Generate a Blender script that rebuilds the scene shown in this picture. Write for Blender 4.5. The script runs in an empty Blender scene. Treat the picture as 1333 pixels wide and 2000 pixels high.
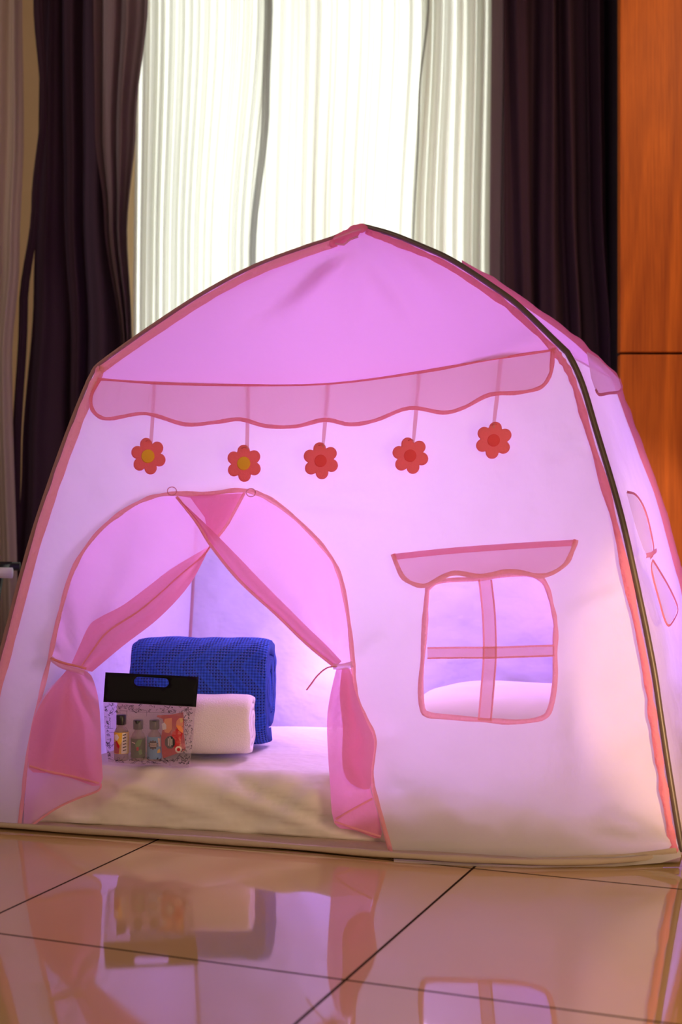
import bpy, bmesh, math, random
from mathutils import Vector, noise, kdtree
from mathutils.geometry import delaunay_2d_cdt
random.seed(7)
F = 2778.0; H = 0.64; CX = 666.5; HY = 965.0
sc = bpy.context.scene
C = sc.collection

# ------------------------------------------------------------------ helpers
def P(u, v, D):
    return Vector(((u-CX)/F*D, D, H-(v-HY)/F*D))

def solve3(p):
    (u1,v1,d1),(u2,v2,d2),(u3,v3,d3) = p
    a1,b1,c1 = u2-u1, v2-v1, 1/d2-1/d1
    a2,b2,c2 = u3-u1, v3-v1, 1/d3-1/d1
    det = a1*b2-a2*b1
    B = (c1*b2-c2*b1)/det; Cc = (a1*c2-a2*c1)/det
    return (1/d1-B*u1-Cc*v1, B, Cc)
LOW = solve3([(0,1618,2.722),(1325,1690,2.452),(1100,680,2.62)])
ROOF = solve3([(1100,680,2.62),(185,725,2.81),(705,440,3.08)])
def smin(a, b, k):
    h = max(0.0, min(1.0, 0.5+0.5*(b-a)/k))
    return b*(1-h)+a*h-k*h*(1-h)
def Df(u, v):                       # depth of the tent's front face
    i1 = LOW[0]+LOW[1]*u+LOW[2]*v
    i2 = ROOF[0]+ROOF[1]*u+ROOF[2]*v
    D = 1/smin(i1, i2, 0.006)
    if v > 1200:
        D = smin(D, F*H/(v-HY)-0.003, 0.05)
    return D

def obj(name, verts, faces, mat=None, parent=None, uvs=None, smooth=True):
    off = Vector((0,0,0)); q = parent
    while q is not None:
        off += q.location; q = q.parent
    me = bpy.data.meshes.new(name)
    me.from_pydata([tuple(Vector(v)-off) for v in verts], [], faces)
    if uvs:
        uvl = me.uv_layers.new(name='UVMap')
        for l in me.loops: uvl.data[l.index].uv = uvs[l.vertex_index]
    bm = bmesh.new(); bm.from_mesh(me)
    bmesh.ops.recalc_face_normals(bm, faces=bm.faces)
    bm.to_mesh(me); bm.free()
    if smooth:
        me.polygons.foreach_set('use_smooth', [True]*len(me.polygons))
    if mat: me.materials.append(mat)
    me.update()
    o = bpy.data.objects.new(name, me); C.objects.link(o)
    if parent: o.parent = parent
    return o

def thing(name, label, cat, loc, group=None):
    o = bpy.data.objects.new(name, None); C.objects.link(o)
    o.location = loc; o.empty_display_size = 0.05
    o['label'] = label; o['category'] = cat
    if group: o['group'] = group
    return o
def tag(o, label, cat, group=None):
    o['label'] = label; o['category'] = cat
    if group: o['group'] = group
    return o
def struct(o): o['kind'] = 'structure'; return o

class MB:
    def __init__(s): s.v=[]; s.f=[]
    def add(s, v, f):
        n=len(s.v); s.v+= [Vector(x) for x in v]; s.f+=[tuple(i+n for i in q) for q in f]
    def box(s, a, b):
        x0,y0,z0=a; x1,y1,z1=b
        s.add([(x0,y0,z0),(x1,y0,z0),(x1,y1,z0),(x0,y1,z0),(x0,y0,z1),(x1,y0,z1),(x1,y1,z1),(x0,y1,z1)],
              [(0,3,2,1),(4,5,6,7),(0,1,5,4),(1,2,6,5),(2,3,7,6),(3,0,4,7)])
    def build(s, name, mat, parent=None, smooth=False): return obj(name, s.v, s.f, mat, parent, smooth=smooth)

def cr(pts, n=8):                   # catmull-rom through points (any dim)
    pts = [Vector(p) for p in pts]; out=[]
    for i in range(len(pts)-1):
        p0=pts[max(i-1,0)]; p1=pts[i]; p2=pts[i+1]; p3=pts[min(i+2,len(pts)-1)]
        for k in range(n):
            t=k/n
            out.append(0.5*((2*p1)+(p2-p0)*t+(2*p0-5*p1+4*p2-p3)*t*t+(3*p1-p0-3*p2+p3)*t**3))
    out.append(pts[-1]); return out

def tube_geo(pts, r, seg=8, cap=True):
    pts=[Vector(p) for p in pts]; V=[];Fc=[]
    n=len(pts); up=Vector((0.13,0.2,0.97)).normalized()
    for i,p in enumerate(pts):
        t=(pts[min(i+1,n-1)]-pts[max(i-1,0)]).normalized()
        a=t.cross(up)
        if a.length<0.05: a=t.cross(Vector((1,0,0)))
        a.normalize(); b=t.cross(a)
        rr = r(i/(n-1)) if callable(r) else r
        for k in range(seg):
            w=2*math.pi*k/seg; V.append(p+(a*math.cos(w)+b*math.sin(w))*rr)
    for i in range(n-1):
        for k in range(seg):
            k2=(k+1)%seg; Fc.append((i*seg+k,i*seg+k2,(i+1)*seg+k2,(i+1)*seg+k))
    if cap:
        Fc.append(tuple(range(seg))); Fc.append(tuple(range((n-1)*seg,n*seg)))
    return V,Fc
def tube(name, pts, r, mat, parent=None, seg=8):
    v,f=tube_geo(pts,r,seg); return obj(name,v,f,mat,parent)

NF = Vector((-0.2,-0.96,0.14)).normalized()
def ribbon_geo(pts, w, nrm=NF, bulge=0.002, closed=False, wig=0.0):
    pts=[Vector(p) for p in pts]; n=len(pts); V=[];Fc=[]
    K=5
    for i,p in enumerate(pts):
        if closed: t=pts[(i+1)%n]-pts[i-1]
        else: t=pts[min(i+1,n-1)]-pts[max(i-1,0)]
        s=t.cross(nrm); s.normalize()
        ww = w(i/(n-1)) if callable(w) else w
        if wig: ww*=1+wig*noise.noise(Vector((i*0.35,p.x*9,p.z*9)))
        for k in range(K):
            x=-1+2*k/(K-1)
            V.append(p+s*(x*ww/2)+nrm*(bulge*(1-x*x)))
    m = n if closed else n-1
    for i in range(m):
        j=(i+1)%n
        for k in range(K-1): Fc.append((i*K+k,i*K+k+1,j*K+k+1,j*K+k))
    return V,Fc
def ribbon(name, pts, w, mat, parent=None, **k):
    v,f=ribbon_geo(pts,w,**k)
    return obj(name,v,f,mat,parent)

def inside(pt, poly):
    x,y=pt; c=False; j=len(poly)-1
    for i in range(len(poly)):
        xi,yi=poly[i]; xj,yj=poly[j]
        if (yi>y)!=(yj>y) and x<(xj-xi)*(y-yi)/(yj-yi)+xi: c=not c
        j=i
    return c
def densify(poly, step):
    out=[]
    for i in range(len(poly)):
        a=Vector(poly[i]); b=Vector(poly[(i+1)%len(poly)])
        m=max(1,int((b-a).length/step))
        for k in range(m): out.append(tuple(a+(b-a)*k/m))
    return out
def patch_geo(outline, surf, holes=(), step=14):
    outline=densify([tuple(p) for p in outline], step)
    holes=[densify([tuple(p) for p in h], step) for h in holes]
    pts=[Vector(p) for p in outline]; edges=[(i,(i+1)%len(outline)) for i in range(len(outline))]
    for h in holes:
        n=len(pts); pts+=[Vector(p) for p in h]; edges+=[(n+i,n+(i+1)%len(h)) for i in range(len(h))]
    xs=[p[0] for p in outline]; ys=[p[1] for p in outline]
    kd=kdtree.KDTree(len(pts))
    for i,p in enumerate(pts): kd.insert((p.x,p.y,0),i)
    kd.balance()
    y=min(ys)+step*0.6; r=0
    while y<max(ys):
        x=min(xs)+step*(0.6+0.5*(r%2))
        while x<max(xs):
            if inside((x,y),outline) and not any(inside((x,y),h) for h in holes):
                if kd.find((x,y,0))[2]>step*0.5: pts.append(Vector((x,y)))
            x+=step
        y+=step*0.87; r+=1
    v,e,f,_,_,_=delaunay_2d_cdt(pts,edges,[],0,1e-4)
    fs=[]
    for t in f:
        c=(sum(v[i].x for i in t)/len(t), sum(v[i].y for i in t)/len(t))
        if inside(c,outline) and not any(inside(c,h) for h in holes): fs.append(tuple(t))
    used=sorted({i for t in fs for i in t}); mp={o:n for n,o in enumerate(used)}
    V=[surf(v[i].x,v[i].y) for i in used]
    return V,[tuple(mp[i] for i in t) for t in fs],[(v[i].x/100,-v[i].y/100) for i in used]
def patch(name, outline, surf, mat, parent=None, holes=(), step=14):
    V,Fc,uv=patch_geo(outline,surf,holes,step)
    return obj(name,V,Fc,mat,parent,uvs=uv)

# ------------------------------------------------------------------ materials
def newmat(name):
    m=bpy.data.materials.new(name); m.use_nodes=True
    nt=m.node_tree; nt.nodes.clear()
    return m,nt,nt.nodes,nt.links
def bump_noise(nt, scale, strength, dist=0.002, stretch=(1,1,1), detail=3):
    N=nt.nodes; L=nt.links
    tc=N.new('ShaderNodeTexCoord'); mp=N.new('ShaderNodeMapping'); mp.inputs['Scale'].default_value=stretch
    no=N.new('ShaderNodeTexNoise'); no.inputs['Scale'].default_value=scale; no.inputs['Detail'].default_value=detail
    b=N.new('ShaderNodeBump'); b.inputs['Strength'].default_value=strength; b.inputs['Distance'].default_value=dist
    L.new(tc.outputs['Object'],mp.inputs['Vector']); L.new(mp.outputs[0],no.inputs['Vector']); L.new(no.outputs['Fac'],b.inputs['Height'])
    return b,no
def principled(name, col, rough=0.5, bump=None, metallic=0, spec=0.5, sheen=0, var=0.0, **k):
    m,nt,N,L=newmat(name)
    p=N.new('ShaderNodeBsdfPrincipled'); o=N.new('ShaderNodeOutputMaterial')
    p.inputs['Base Color'].default_value=(*col,1); p.inputs['Roughness'].default_value=rough
    p.inputs['Metallic'].default_value=metallic; p.inputs['Specular IOR Level'].default_value=spec
    p.inputs['Sheen Weight'].default_value=sheen
    b,no=bump_noise(nt,*(bump or (60,0.15,0.001)))
    L.new(b.outputs[0],p.inputs['Normal'])
    if var:
        mx=N.new('ShaderNodeMixRGB'); mx.inputs[1].default_value=(*[c*(1-var) for c in col],1); mx.inputs[2].default_value=(*[min(1,c*(1+var)) for c in col],1)
        L.new(no.outputs['Fac'],mx.inputs[0]); L.new(mx.outputs[0],p.inputs['Base Color'])
    L.new(p.outputs[0],o.inputs[0]); return m
def cloth(name, col, trans=0.5, clear=0.0, bump=(9,0.5,0.02), stretch=(1,1,1), tcol=None, weave=True):
    """thin fabric: diffuse + translucent (+ a little see-through)"""
    m,nt,N,L=newmat(name)
    d=N.new('ShaderNodeBsdfDiffuse'); t=N.new('ShaderNodeBsdfTranslucent'); o=N.new('ShaderNodeOutputMaterial')
    d.inputs[0].default_value=(*col,1); t.inputs[0].default_value=(*(tcol or col),1)
    b,no=bump_noise(nt,bump[0],bump[1],bump[2],stretch,4)
    last=b
    if weave:
        tc=N.new('ShaderNodeTexCoord'); n2=N.new('ShaderNodeTexNoise'); n2.inputs['Scale'].default_value=260; n2.inputs['Detail'].default_value=1
        mp=N.new('ShaderNodeMapping'); mp.inputs['Scale'].default_value=(1,1,0.35)
        b2=N.new('ShaderNodeBump'); b2.inputs['Strength'].default_value=0.12; b2.inputs['Distance'].default_value=0.001
        L.new(tc.outputs['Object'],mp.inputs[0]); L.new(mp.outputs[0],n2.inputs['Vector']); L.new(n2.outputs['Fac'],b2.inputs['Height']); L.new(b.outputs[0],b2.inputs['Normal'])
        last=b2
    L.new(last.outputs[0],d.inputs['Normal']); L.new(last.outputs[0],t.inputs['Normal'])
    mx=N.new('ShaderNodeMixShader'); mx.inputs[0].default_value=trans
    L.new(d.outputs[0],mx.inputs[1]); L.new(t.outputs[0],mx.inputs[2]); out=mx
    if clear>0:
        tr=N.new('ShaderNodeBsdfTransparent'); m2=N.new('ShaderNodeMixShader'); m2.inputs[0].default_value=clear
        L.new(mx.outputs[0],m2.inputs[1]); L.new(tr.outputs[0],m2.inputs[2]); out=m2
    L.new(out.outputs[0],o.inputs[0]); return m

M={}
M['white_fabric']=cloth('white_tent_fabric',(0.86,0.83,0.84),0.58,bump=(5,0.5,0.03))
M['back_fabric']=cloth('crumpled_violet_lit_fabric',(0.72,0.66,0.88),0.22,bump=(5,0.55,0.05),stretch=(1,1,1.35))  # white cloth with the violet lamplight put into its albedo
M['roof_fabric']=cloth('pink_roof_fabric',(0.88,0.52,0.74),0.55,bump=(4,0.35,0.03),tcol=(0.86,0.54,0.82))
M['valance']=cloth('pink_valance_fabric',(0.93,0.52,0.66),0.6,0.25,bump=(8,0.3,0.02),tcol=(0.96,0.58,0.76))
M['curtain']=cloth('pink_door_curtain',(0.93,0.36,0.48),0.58,0.08,bump=(14,0.5,0.02),tcol=(0.97,0.42,0.62))
M['curtain_light']=cloth('sheer_pink_door_curtain',(0.90,0.52,0.68),0.6,0.2,bump=(8,0.4,0.02),tcol=(0.96,0.60,0.80))
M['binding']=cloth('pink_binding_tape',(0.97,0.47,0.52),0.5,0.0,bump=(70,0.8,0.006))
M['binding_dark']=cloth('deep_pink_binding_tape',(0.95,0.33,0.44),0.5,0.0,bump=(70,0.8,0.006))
M['binding_side']=cloth('side_pink_sleeve',(0.82,0.30,0.42),0.45,0.0,bump=(60,0.6,0.006))  # deeper pink for the side sleeve and side bindings
M['side_flap']=cloth('pale_side_curtain',(0.90,0.70,0.82),0.6,0.45,bump=(8,0.4,0.02),tcol=(0.95,0.74,0.90))
M['strap']=cloth('pale_pink_strap',(0.90,0.50,0.60),0.5,0.15,bump=(40,0.3,0.004))
M['mesh']=cloth('violet_lit_window_mesh',(0.66,0.56,0.85),0.5,0.78,bump=(30,0.3,0.004))  # violet glow from inside the tent put into the mesh colour
M['pole']=principled('grey_pole',(0.10,0.07,0.065),0.4,var=0.25)
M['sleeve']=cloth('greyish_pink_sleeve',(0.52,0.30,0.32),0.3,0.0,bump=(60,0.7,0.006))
M['sheet']=principled('white_bed_sheet',(0.80,0.74,0.70),0.8,bump=(8,0.5,0.03),spec=0.2)
M['pillow']=principled('white_pillow_cotton',(0.86,0.80,0.76),0.85,bump=(7,0.4,0.02),spec=0.2)
M['base_fabric']=principled('cream_groundsheet',(0.46,0.36,0.29),0.8,bump=(20,0.6,0.01),spec=0.2)
M['sheer']=cloth('white_sheer_voile',(0.86,0.87,0.83),0.72,0.06,bump=(3,0.2,0.01),weave=False)
M['sheer_grey']=cloth('grey_hem_voile',(0.36,0.36,0.35),0.5,0.08,bump=(3,0.2,0.01),weave=False)
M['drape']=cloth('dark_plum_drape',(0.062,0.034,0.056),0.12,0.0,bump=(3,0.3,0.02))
M['drape_mid']=cloth('lit_mauve_drape',(0.22,0.15,0.17),0.3,0.0,bump=(3,0.3,0.02))  # paler copy of the plum drape; light on its edges put into colour
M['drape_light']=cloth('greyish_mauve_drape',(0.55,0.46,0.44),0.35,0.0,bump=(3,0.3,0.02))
M['lining']=cloth('olive_curtain_lining',(0.42,0.38,0.16),0.5,0.0)
M['terry']=principled('white_terry',(0.88,0.82,0.82),0.95,bump=(420,0.5,0.003),spec=0.1,sheen=0.3)
M['black_card']=principled('black_plastic_header',(0.004,0.004,0.006),0.5,bump=(10,0.05,0.001),spec=0.12)
M['ink']=principled('black_ink',(0.03,0.015,0.04),0.6)
M['cap']=principled('black_cap',(0.012,0.012,0.014),0.35)
M['red']=principled('red_foil',(0.50,0.0,0.015),0.3,bump=(60,0.5,0.004))
M['orange']=principled('orange_print',(0.85,0.28,0.06),0.5)
M['yellow']=principled('yellow_print',(0.85,0.55,0.06),0.5)
M['cream']=principled('cream_print',(0.80,0.66,0.58),0.5)
M['whitep']=principled('white_print',(0.85,0.80,0.80),0.5)
M['blackp']=principled('black_print',(0.015,0.01,0.02),0.5)
M['green']=principled('dark_green_print',(0.05,0.09,0.04),0.5,var=0.7,bump=(120,0.2,0.001))
M['leaf']=principled('green_print',(0.10,0.26,0.06),0.5)
M['blue_p']=principled('pale_blue_print',(0.12,0.35,0.62),0.5)
M['wallp']=principled('warm_cream_wall_paint',(0.80,0.56,0.32),0.8,bump=(120,0.2,0.001))
M['wallr']=principled('room_wall_paint',(0.42,0.34,0.28),0.8,bump=(120,0.2,0.001))
M['ceil']=principled('ceiling_paint',(0.6,0.55,0.5),0.85)
M['frame']=principled('cream_window_frame',(0.75,0.68,0.52),0.5)
M['petal']=cloth('coral_felt',(1.0,0.30,0.38),0.45,0.0,bump=(220,0.5,0.002))
M['petal_c']=cloth('red_felt_centre',(0.98,0.17,0.24),0.4,0.0,bump=(220,0.5,0.002))
M['felt_o']=principled('orange_felt',(1.0,0.50,0.06),0.8)
M['metal_dark']=principled('black_metal_tube',(0.01,0.01,0.013),0.35)
M['white_plastic']=principled('white_plastic',(0.75,0.70,0.80),0.4)

def plastic(name, alpha, col=(0.85,0.8,0.88)):
    m,nt,N,L=newmat(name)
    tr=N.new('ShaderNodeBsdfTransparent'); tr.inputs[0].default_value=(0.93,0.90,0.94,1)
    p=N.new('ShaderNodeBsdfPrincipled'); p.inputs['Base Color'].default_value=(*col,1); p.inputs['Roughness'].default_value=0.25
    mx=N.new('ShaderNodeMixShader'); mx.inputs[0].default_value=alpha
    b,_=bump_noise(nt,30,0.6,0.004); L.new(b.outputs[0],p.inputs['Normal'])
    o=N.new('ShaderNodeOutputMaterial')
    L.new(tr.outputs[0],mx.inputs[1]); L.new(p.outputs[0],mx.inputs[2]); L.new(mx.outputs[0],o.inputs[0]); return m
M['clear']=plastic('clear_bag_film',0.20,(0.62,0.54,0.66))
M['bottle']=plastic('frosted_bottle_plastic',0.5,(0.45,0.34,0.36))

def glass_mat():
    m,nt,N,L=newmat('window_glass')
    tr=N.new('ShaderNodeBsdfTransparent'); g=N.new('ShaderNodeBsdfGlossy'); g.inputs['Roughness'].default_value=0.02
    mx=N.new('ShaderNodeMixShader'); mx.inputs[0].default_value=0.06; o=N.new('ShaderNodeOutputMaterial')
    L.new(tr.outputs[0],mx.inputs[1]); L.new(g.outputs[0],mx.inputs[2]); L.new(mx.outputs[0],o.inputs[0]); return m
M['glass']=glass_mat()

def knit():
    m,nt,N,L=newmat('blue_knit')
    def math_(op,a,b=None):
        n=N.new('ShaderNodeMath'); n.operation=op
        for i,x in enumerate((a,b)):
            if x is None: continue
            if isinstance(x,(int,float)): n.inputs[i].default_value=x
            else: L.new(x,n.inputs[i])
        return n.outputs[0]
    tc=N.new('ShaderNodeTexCoord'); sx=N.new('ShaderNodeSeparateXYZ'); L.new(tc.outputs['UV'],sx.inputs[0])
    u,v=sx.outputs[0],sx.outputs[1]
    k=2*math.pi/0.0125
    cell=math_('MULTIPLY',math_('SINE',math_('MULTIPLY',math_('ADD',u,v),k)),math_('SINE',math_('MULTIPLY',math_('SUBTRACT',u,v),k)))
    tri=math_('MULTIPLY',math_('PINGPONG',v,0.075),0.9)
    ph=math_('ADD',u,tri)
    band=math_('SINE',math_('MULTIPLY',ph,2*math.pi/0.052))
    mask=math_('MULTIPLY_ADD' if False else 'GREATER_THAN',band,0.0)
    no=N.new('ShaderNodeTexNoise'); no.inputs['Scale'].default_value=900; L.new(tc.outputs['Object'],no.inputs['Vector'])
    h=math_('ADD',math_('MULTIPLY',cell,math_('ADD',math_('MULTIPLY',mask,0.8),0.35)),math_('MULTIPLY',no.outputs['Fac'],0.7))
    h=math_('ADD',h,math_('MULTIPLY',band,0.25))
    b=N.new('ShaderNodeBump'); b.inputs['Strength'].default_value=1.0; b.inputs['Distance'].default_value=0.004; L.new(h,b.inputs['Height'])
    cr_=N.new('ShaderNodeValToRGB'); e=cr_.color_ramp.elements
    e[0].position=0.18; e[0].color=(0.004,0.014,0.24,1); e[1].position=0.62; e[1].color=(0.05,0.17,1.0,1)  # knit holes coloured darker, their shade put into the ramp
    hh=math_('ADD',math_('MULTIPLY',h,0.45),0.4); L.new(hh,cr_.inputs[0])
    p=N.new('ShaderNodeBsdfPrincipled'); p.inputs['Roughness'].default_value=0.9; p.inputs['Specular IOR Level'].default_value=0.1
    p.inputs['Sheen Weight'].default_value=0.15
    L.new(cr_.outputs[0],p.inputs['Base Color']); L.new(b.outputs[0],p.inputs['Normal'])
    o=N.new('ShaderNodeOutputMaterial'); L.new(p.outputs[0],o.inputs[0]); return m
M['knit']=knit()

TH=math.atan2(1093,F)               # tile direction
def floor_mat():
    m,nt,N,L=newmat('glossy_beige_tiles')
    tc=N.new('ShaderNodeTexCoord'); mp=N.new('ShaderNodeMapping'); mp.vector_type='TEXTURE'
    X,Y=TILE0
    mp.inputs['Location'].default_value=(X,Y,0); mp.inputs['Rotation'].default_value=(0,0,-TH)
    br=N.new('ShaderNodeTexBrick'); br.offset=0; br.squash=1
    br.inputs['Scale'].default_value=1; br.inputs['Brick Width'].default_value=TS; br.inputs['Row Height'].default_value=TS
    br.inputs['Mortar Size'].default_value=0.0024; br.inputs['Mortar Smooth'].default_value=0.1
    br.inputs['Color1'].default_value=(0.60,0.40,0.18,1); br.inputs['Color2'].default_value=(0.64,0.43,0.20,1); br.inputs['Mortar'].default_value=(0.035,0.02,0.013,1)
    L.new(tc.outputs['Object'],mp.inputs[0]); L.new(mp.outputs[0],br.inputs['Vector'])
    no=N.new('ShaderNodeTexNoise'); no.inputs['Scale'].default_value=3; no.inputs['Detail'].default_value=5; L.new(tc.outputs['Object'],no.inputs['Vector'])
    mx=N.new('ShaderNodeMixRGB'); mx.blend_type='MULTIPLY'; mx.inputs[0].default_value=0.25
    L.new(br.outputs['Color'],mx.inputs[1]); L.new(no.outputs['Color'],mx.inputs[2])
    p=N.new('ShaderNodeBsdfPrincipled'); p.inputs['IOR'].default_value=1.65
    p.inputs['Roughness'].default_value=0.045
    b=N.new('ShaderNodeBump'); b.inputs['Strength'].default_value=0.3; b.inputs['Distance'].default_value=0.001; b.invert=True
    L.new(br.outputs['Fac'],b.inputs['Height']); L.new(b.outputs[0],p.inputs['Normal'])
    L.new(mx.outputs[0],p.inputs['Base Color'])
    g=N.new('ShaderNodeBsdfDiffuse'); g.inputs[0].default_value=(0.03,0.017,0.010,1); ms=N.new('ShaderNodeMixShader')
    L.new(br.outputs['Fac'],ms.inputs[0]); L.new(p.outputs[0],ms.inputs[1]); L.new(g.outputs[0],ms.inputs[2])
    o=N.new('ShaderNodeOutputMaterial'); L.new(ms.outputs[0],o.inputs[0]); return m
def floorpt(u,v):
    D=F*H/(v-HY); return ((u-CX)/F*D, D)
A=floorpt(675,1914); B=floorpt(925,1697)
TS=0.6
TILE0=A
M['floor']=floor_mat()

def wood():
    m,nt,N,L=newmat('orange_wood_veneer')
    tc=N.new('ShaderNodeTexCoord'); mp=N.new('ShaderNodeMapping'); mp.inputs['Scale'].default_value=(9,9,0.9)
    L.new(tc.outputs['Object'],mp.inputs[0])
    no=N.new('ShaderNodeTexNoise'); no.inputs['Scale'].default_value=1.3; no.inputs['Detail'].default_value=8; no.inputs['Distortion'].default_value=1.6
    L.new(mp.outputs[0],no.inputs['Vector'])
    mp2=N.new('ShaderNodeMapping'); mp2.inputs['Scale'].default_value=(90,90,3); L.new(tc.outputs['Object'],mp2.inputs[0])
    n2=N.new('ShaderNodeTexNoise'); n2.inputs['Scale'].default_value=2; n2.inputs['Detail'].default_value=4; L.new(mp2.outputs[0],n2.inputs['Vector'])
    r=N.new('ShaderNodeValToRGB'); e=r.color_ramp.elements
    e[0].position=0.3; e[0].color=(0.32,0.060,0.006,1); e[1].position=0.7; e[1].color=(0.72,0.175,0.014,1)
    ad=N.new('ShaderNodeMath'); ad.operation='MULTIPLY_ADD'; ad.inputs[1].default_value=0.35; 
    L.new(n2.outputs['Fac'],ad.inputs[0]); 
    sc_=N.new('ShaderNodeMath'); sc_.operation='MULTIPLY'; sc_.inputs[1].default_value=0.65; L.new(no.outputs['Fac'],sc_.inputs[0]); L.new(sc_.outputs[0],ad.inputs[2])
    L.new(ad.outputs[0],r.inputs[0])
    p=N.new('ShaderNodeBsdfPrincipled'); p.inputs['Roughness'].default_value=0.5; p.inputs['Specular IOR Level'].default_value=0.25
    L.new(r.outputs[0],p.inputs['Base Color'])
    o=N.new('ShaderNodeOutputMaterial'); L.new(p.outputs[0],o.inputs[0]); return m
M['wood']=wood()

# ------------------------------------------------------------------ room shell
WY=4.65
def box_obj(name,a,b,mat,parent=None):
    mb=MB(); mb.box(a,b); return mb.build(name,mat,parent)
struct(box_obj('floor',(-2.6,-1.8,-0.05),(2.4,WY+0.2,0.0),M['floor']))
struct(box_obj('ceiling',(-2.6,-1.8,2.75),(2.4,WY+0.2,2.85),M['ceil']))
struct(box_obj('wall_left',(-2.7,-1.8,0),(-2.6,WY+0.2,2.75),M['wallr']))
struct(box_obj('wall_right',(2.4,-1.8,0),(2.5,WY+0.2,2.75),M['wallr']))
struct(box_obj('wall_front',(-2.6,-1.9,0),(2.4,-1.8,2.75),M['wallr']))
WX0,WX1,WZ0,WZ1=-0.63,0.44,0.35,2.55
mb=MB()
mb.box((-2.6,WY,0),(WX0,WY+0.15,2.75)); mb.box((WX1,WY,0),(2.4,WY+0.15,2.75))
mb.box((WX0,WY,0),(WX1,WY+0.15,WZ0)); mb.box((WX0,WY,WZ1),(WX1,WY+0.15,2.75))
struct(mb.build('wall_back',M['wallp']))
win=bpy.data.objects.new('window_1',None); C.objects.link(win); win.location=(0,WY+0.08,WZ0); struct(win)
mb=MB(); t=0.045; y0,y1=WY+0.05,WY+0.11
mb.box((WX0,y0,WZ0),(WX1,y1,WZ0+t)); mb.box((WX0,y0,WZ1-t),(WX1,y1,WZ1)); mb.box((WX0,y0,WZ0),(WX0+t,y1,WZ1)); mb.box((WX1-t,y0,WZ0),(WX1,y1,WZ1))
mb.build('window_frame',M['frame'],win)
for x0,x1 in ((-0.21,-0.03),(0.25,0.34)):
    box_obj('mullion',(x0,y0-0.01,WZ0),(x1,y1+0.01,WZ1),M['frame'],win)
box_obj('window_glass',(WX0+t,WY+0.075,WZ0+t),(WX1-t,WY+0.08,WZ1-t),M['glass'],win)

# wooden cladding at the right: two stacked boards with a dark joint
wx0=(1212-CX)/F*3.98; zj=H+(965-690)/F*3.98
tr=bpy.data.objects.new('trim_1',None); C.objects.link(tr); tr.location=(wx0,3.98,0); struct(tr)
def bevbox(name,a,b,mat,parent,w=0.003):
    o=box_obj(name,a,b,mat,parent); md=o.modifiers.new('bevel','BEVEL'); md.width=w; md.segments=2; return o
bevbox('wood_panel',(wx0,3.98,zj+0.003),(wx0+0.95,4.02,2.75),M['wood'],tr)
bevbox('wood_panel',(wx0,3.98,0.0),(wx0+0.95,4.02,zj-0.003),M['wood'],tr)
box_obj('panel_backing',(wx0+0.006,4.02,0),(wx0+0.95,WY,2.75),M['blackp'],tr)

# ------------------------------------------------------------------ curtains
def drape(name, left, right, D, mat, parent, waves, amp, seed=0, drop=1.0, nu=160, nv=50, top=-60, bot=1500, sharp=1.0):
    """left/right: [(v, u)] edge polylines in the picture, evaluated at depth D"""
    def ev(pl,v):
        if v<=pl[0][0]: return pl[0][1]
        for a,b in zip(pl,pl[1:]):
            if v<=b[0]:
                t=(v-a[0])/(b[0]-a[0]); t=t*t*(3-2*t); return a[1]+(b[1]-a[1])*t
        return pl[-1][1]
    V=[];Fc=[]
    for j in range(nv+1):
        s=j/nv
        z=2.62*(1-s)+0.012*s
        v=HY-(z-H)/D*F
        l,r=ev(left,v),ev(right,v)
        for i in range(nu+1):
            t=i/nu
            ph=t*waves*2*math.pi+1.6*noise.noise(Vector((t*4+seed,s*1.1,seed)))*2
            a=amp*(0.6+0.7*noise.noise(Vector((t*6,seed*3.1,s*1.5)))+0.2)
            sn=math.sin(ph); off=a*sn+0.3*a*math.sin(2.3*ph+seed)
            tt=t+0.25/waves*math.cos(ph)*sharp/ (2*math.pi) * math.sin(math.pi*min(1,max(0,t)))
            u=l+(r-l)*tt
            V.append(Vector(((u-CX)/F*D, D+off, z)))
    for j in range(nv):
        for i in range(nu): 
            a=j*(nu+1)+i; Fc.append((a,a+1,a+nu+2,a+nu+1))
    return obj(name,V,Fc,mat,parent)

rod=tag(tube('curtain_rod',[(-1.7,4.28,2.66),(0.95,4.28,2.66)],0.014,M['metal_dark']),'dark curtain rod carrying the sheers and plum drapes','curtain rod')
def top(o,l,c,g=None): return tag(o,l,c,g)
top(drape('sheer_curtain',[(0,268),(650,262)],[(0,530),(500,492),(1000,480)],4.36,M['sheer'],None,15,0.020,1,nu=260),
    'white sheer curtain with fine pleats over the left half of the window','sheer curtain')
top(drape('sheer_curtain',[(0,505),(500,500)],[(0,838),(500,812)],4.42,M['sheer'],None,13,0.019,5,nu=260),
    'white sheer curtain in the middle of the window above the tent peak','sheer curtain')
top(drape('sheer_curtain',[(0,826),(500,806)],[(0,1010),(700,1010)],4.36,M['sheer'],None,9,0.026,9,nu=200),
    'ivory sheer curtain gathered beside the right plum drape','sheer curtain')
top(drape('sheer_hem',[(0,517),(200,512),(500,487),(1000,470)],[(0,533),(200,527),(500,500),(1000,482)],4.29,M['sheer_grey'],None,1.2,0.006,3,nu=24),
    'narrow grey hem strip hanging where the two left sheers meet','curtain edge')
top(drape('sheer_hem',[(0,835),(200,817),(500,806),(1000,800)],[(0,840),(200,821),(500,809),(1000,803)],4.29,M['sheer_grey'],None,1.2,0.004,4,nu=12),
    'thin dark edge line of the ivory sheer right of the tent peak','curtain edge')
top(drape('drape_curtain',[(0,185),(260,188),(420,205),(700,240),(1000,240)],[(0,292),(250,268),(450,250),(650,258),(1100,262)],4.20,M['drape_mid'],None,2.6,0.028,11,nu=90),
    'mauve-grey edge of drape at left, light next to the sheer put into its colour','curtain')
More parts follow.
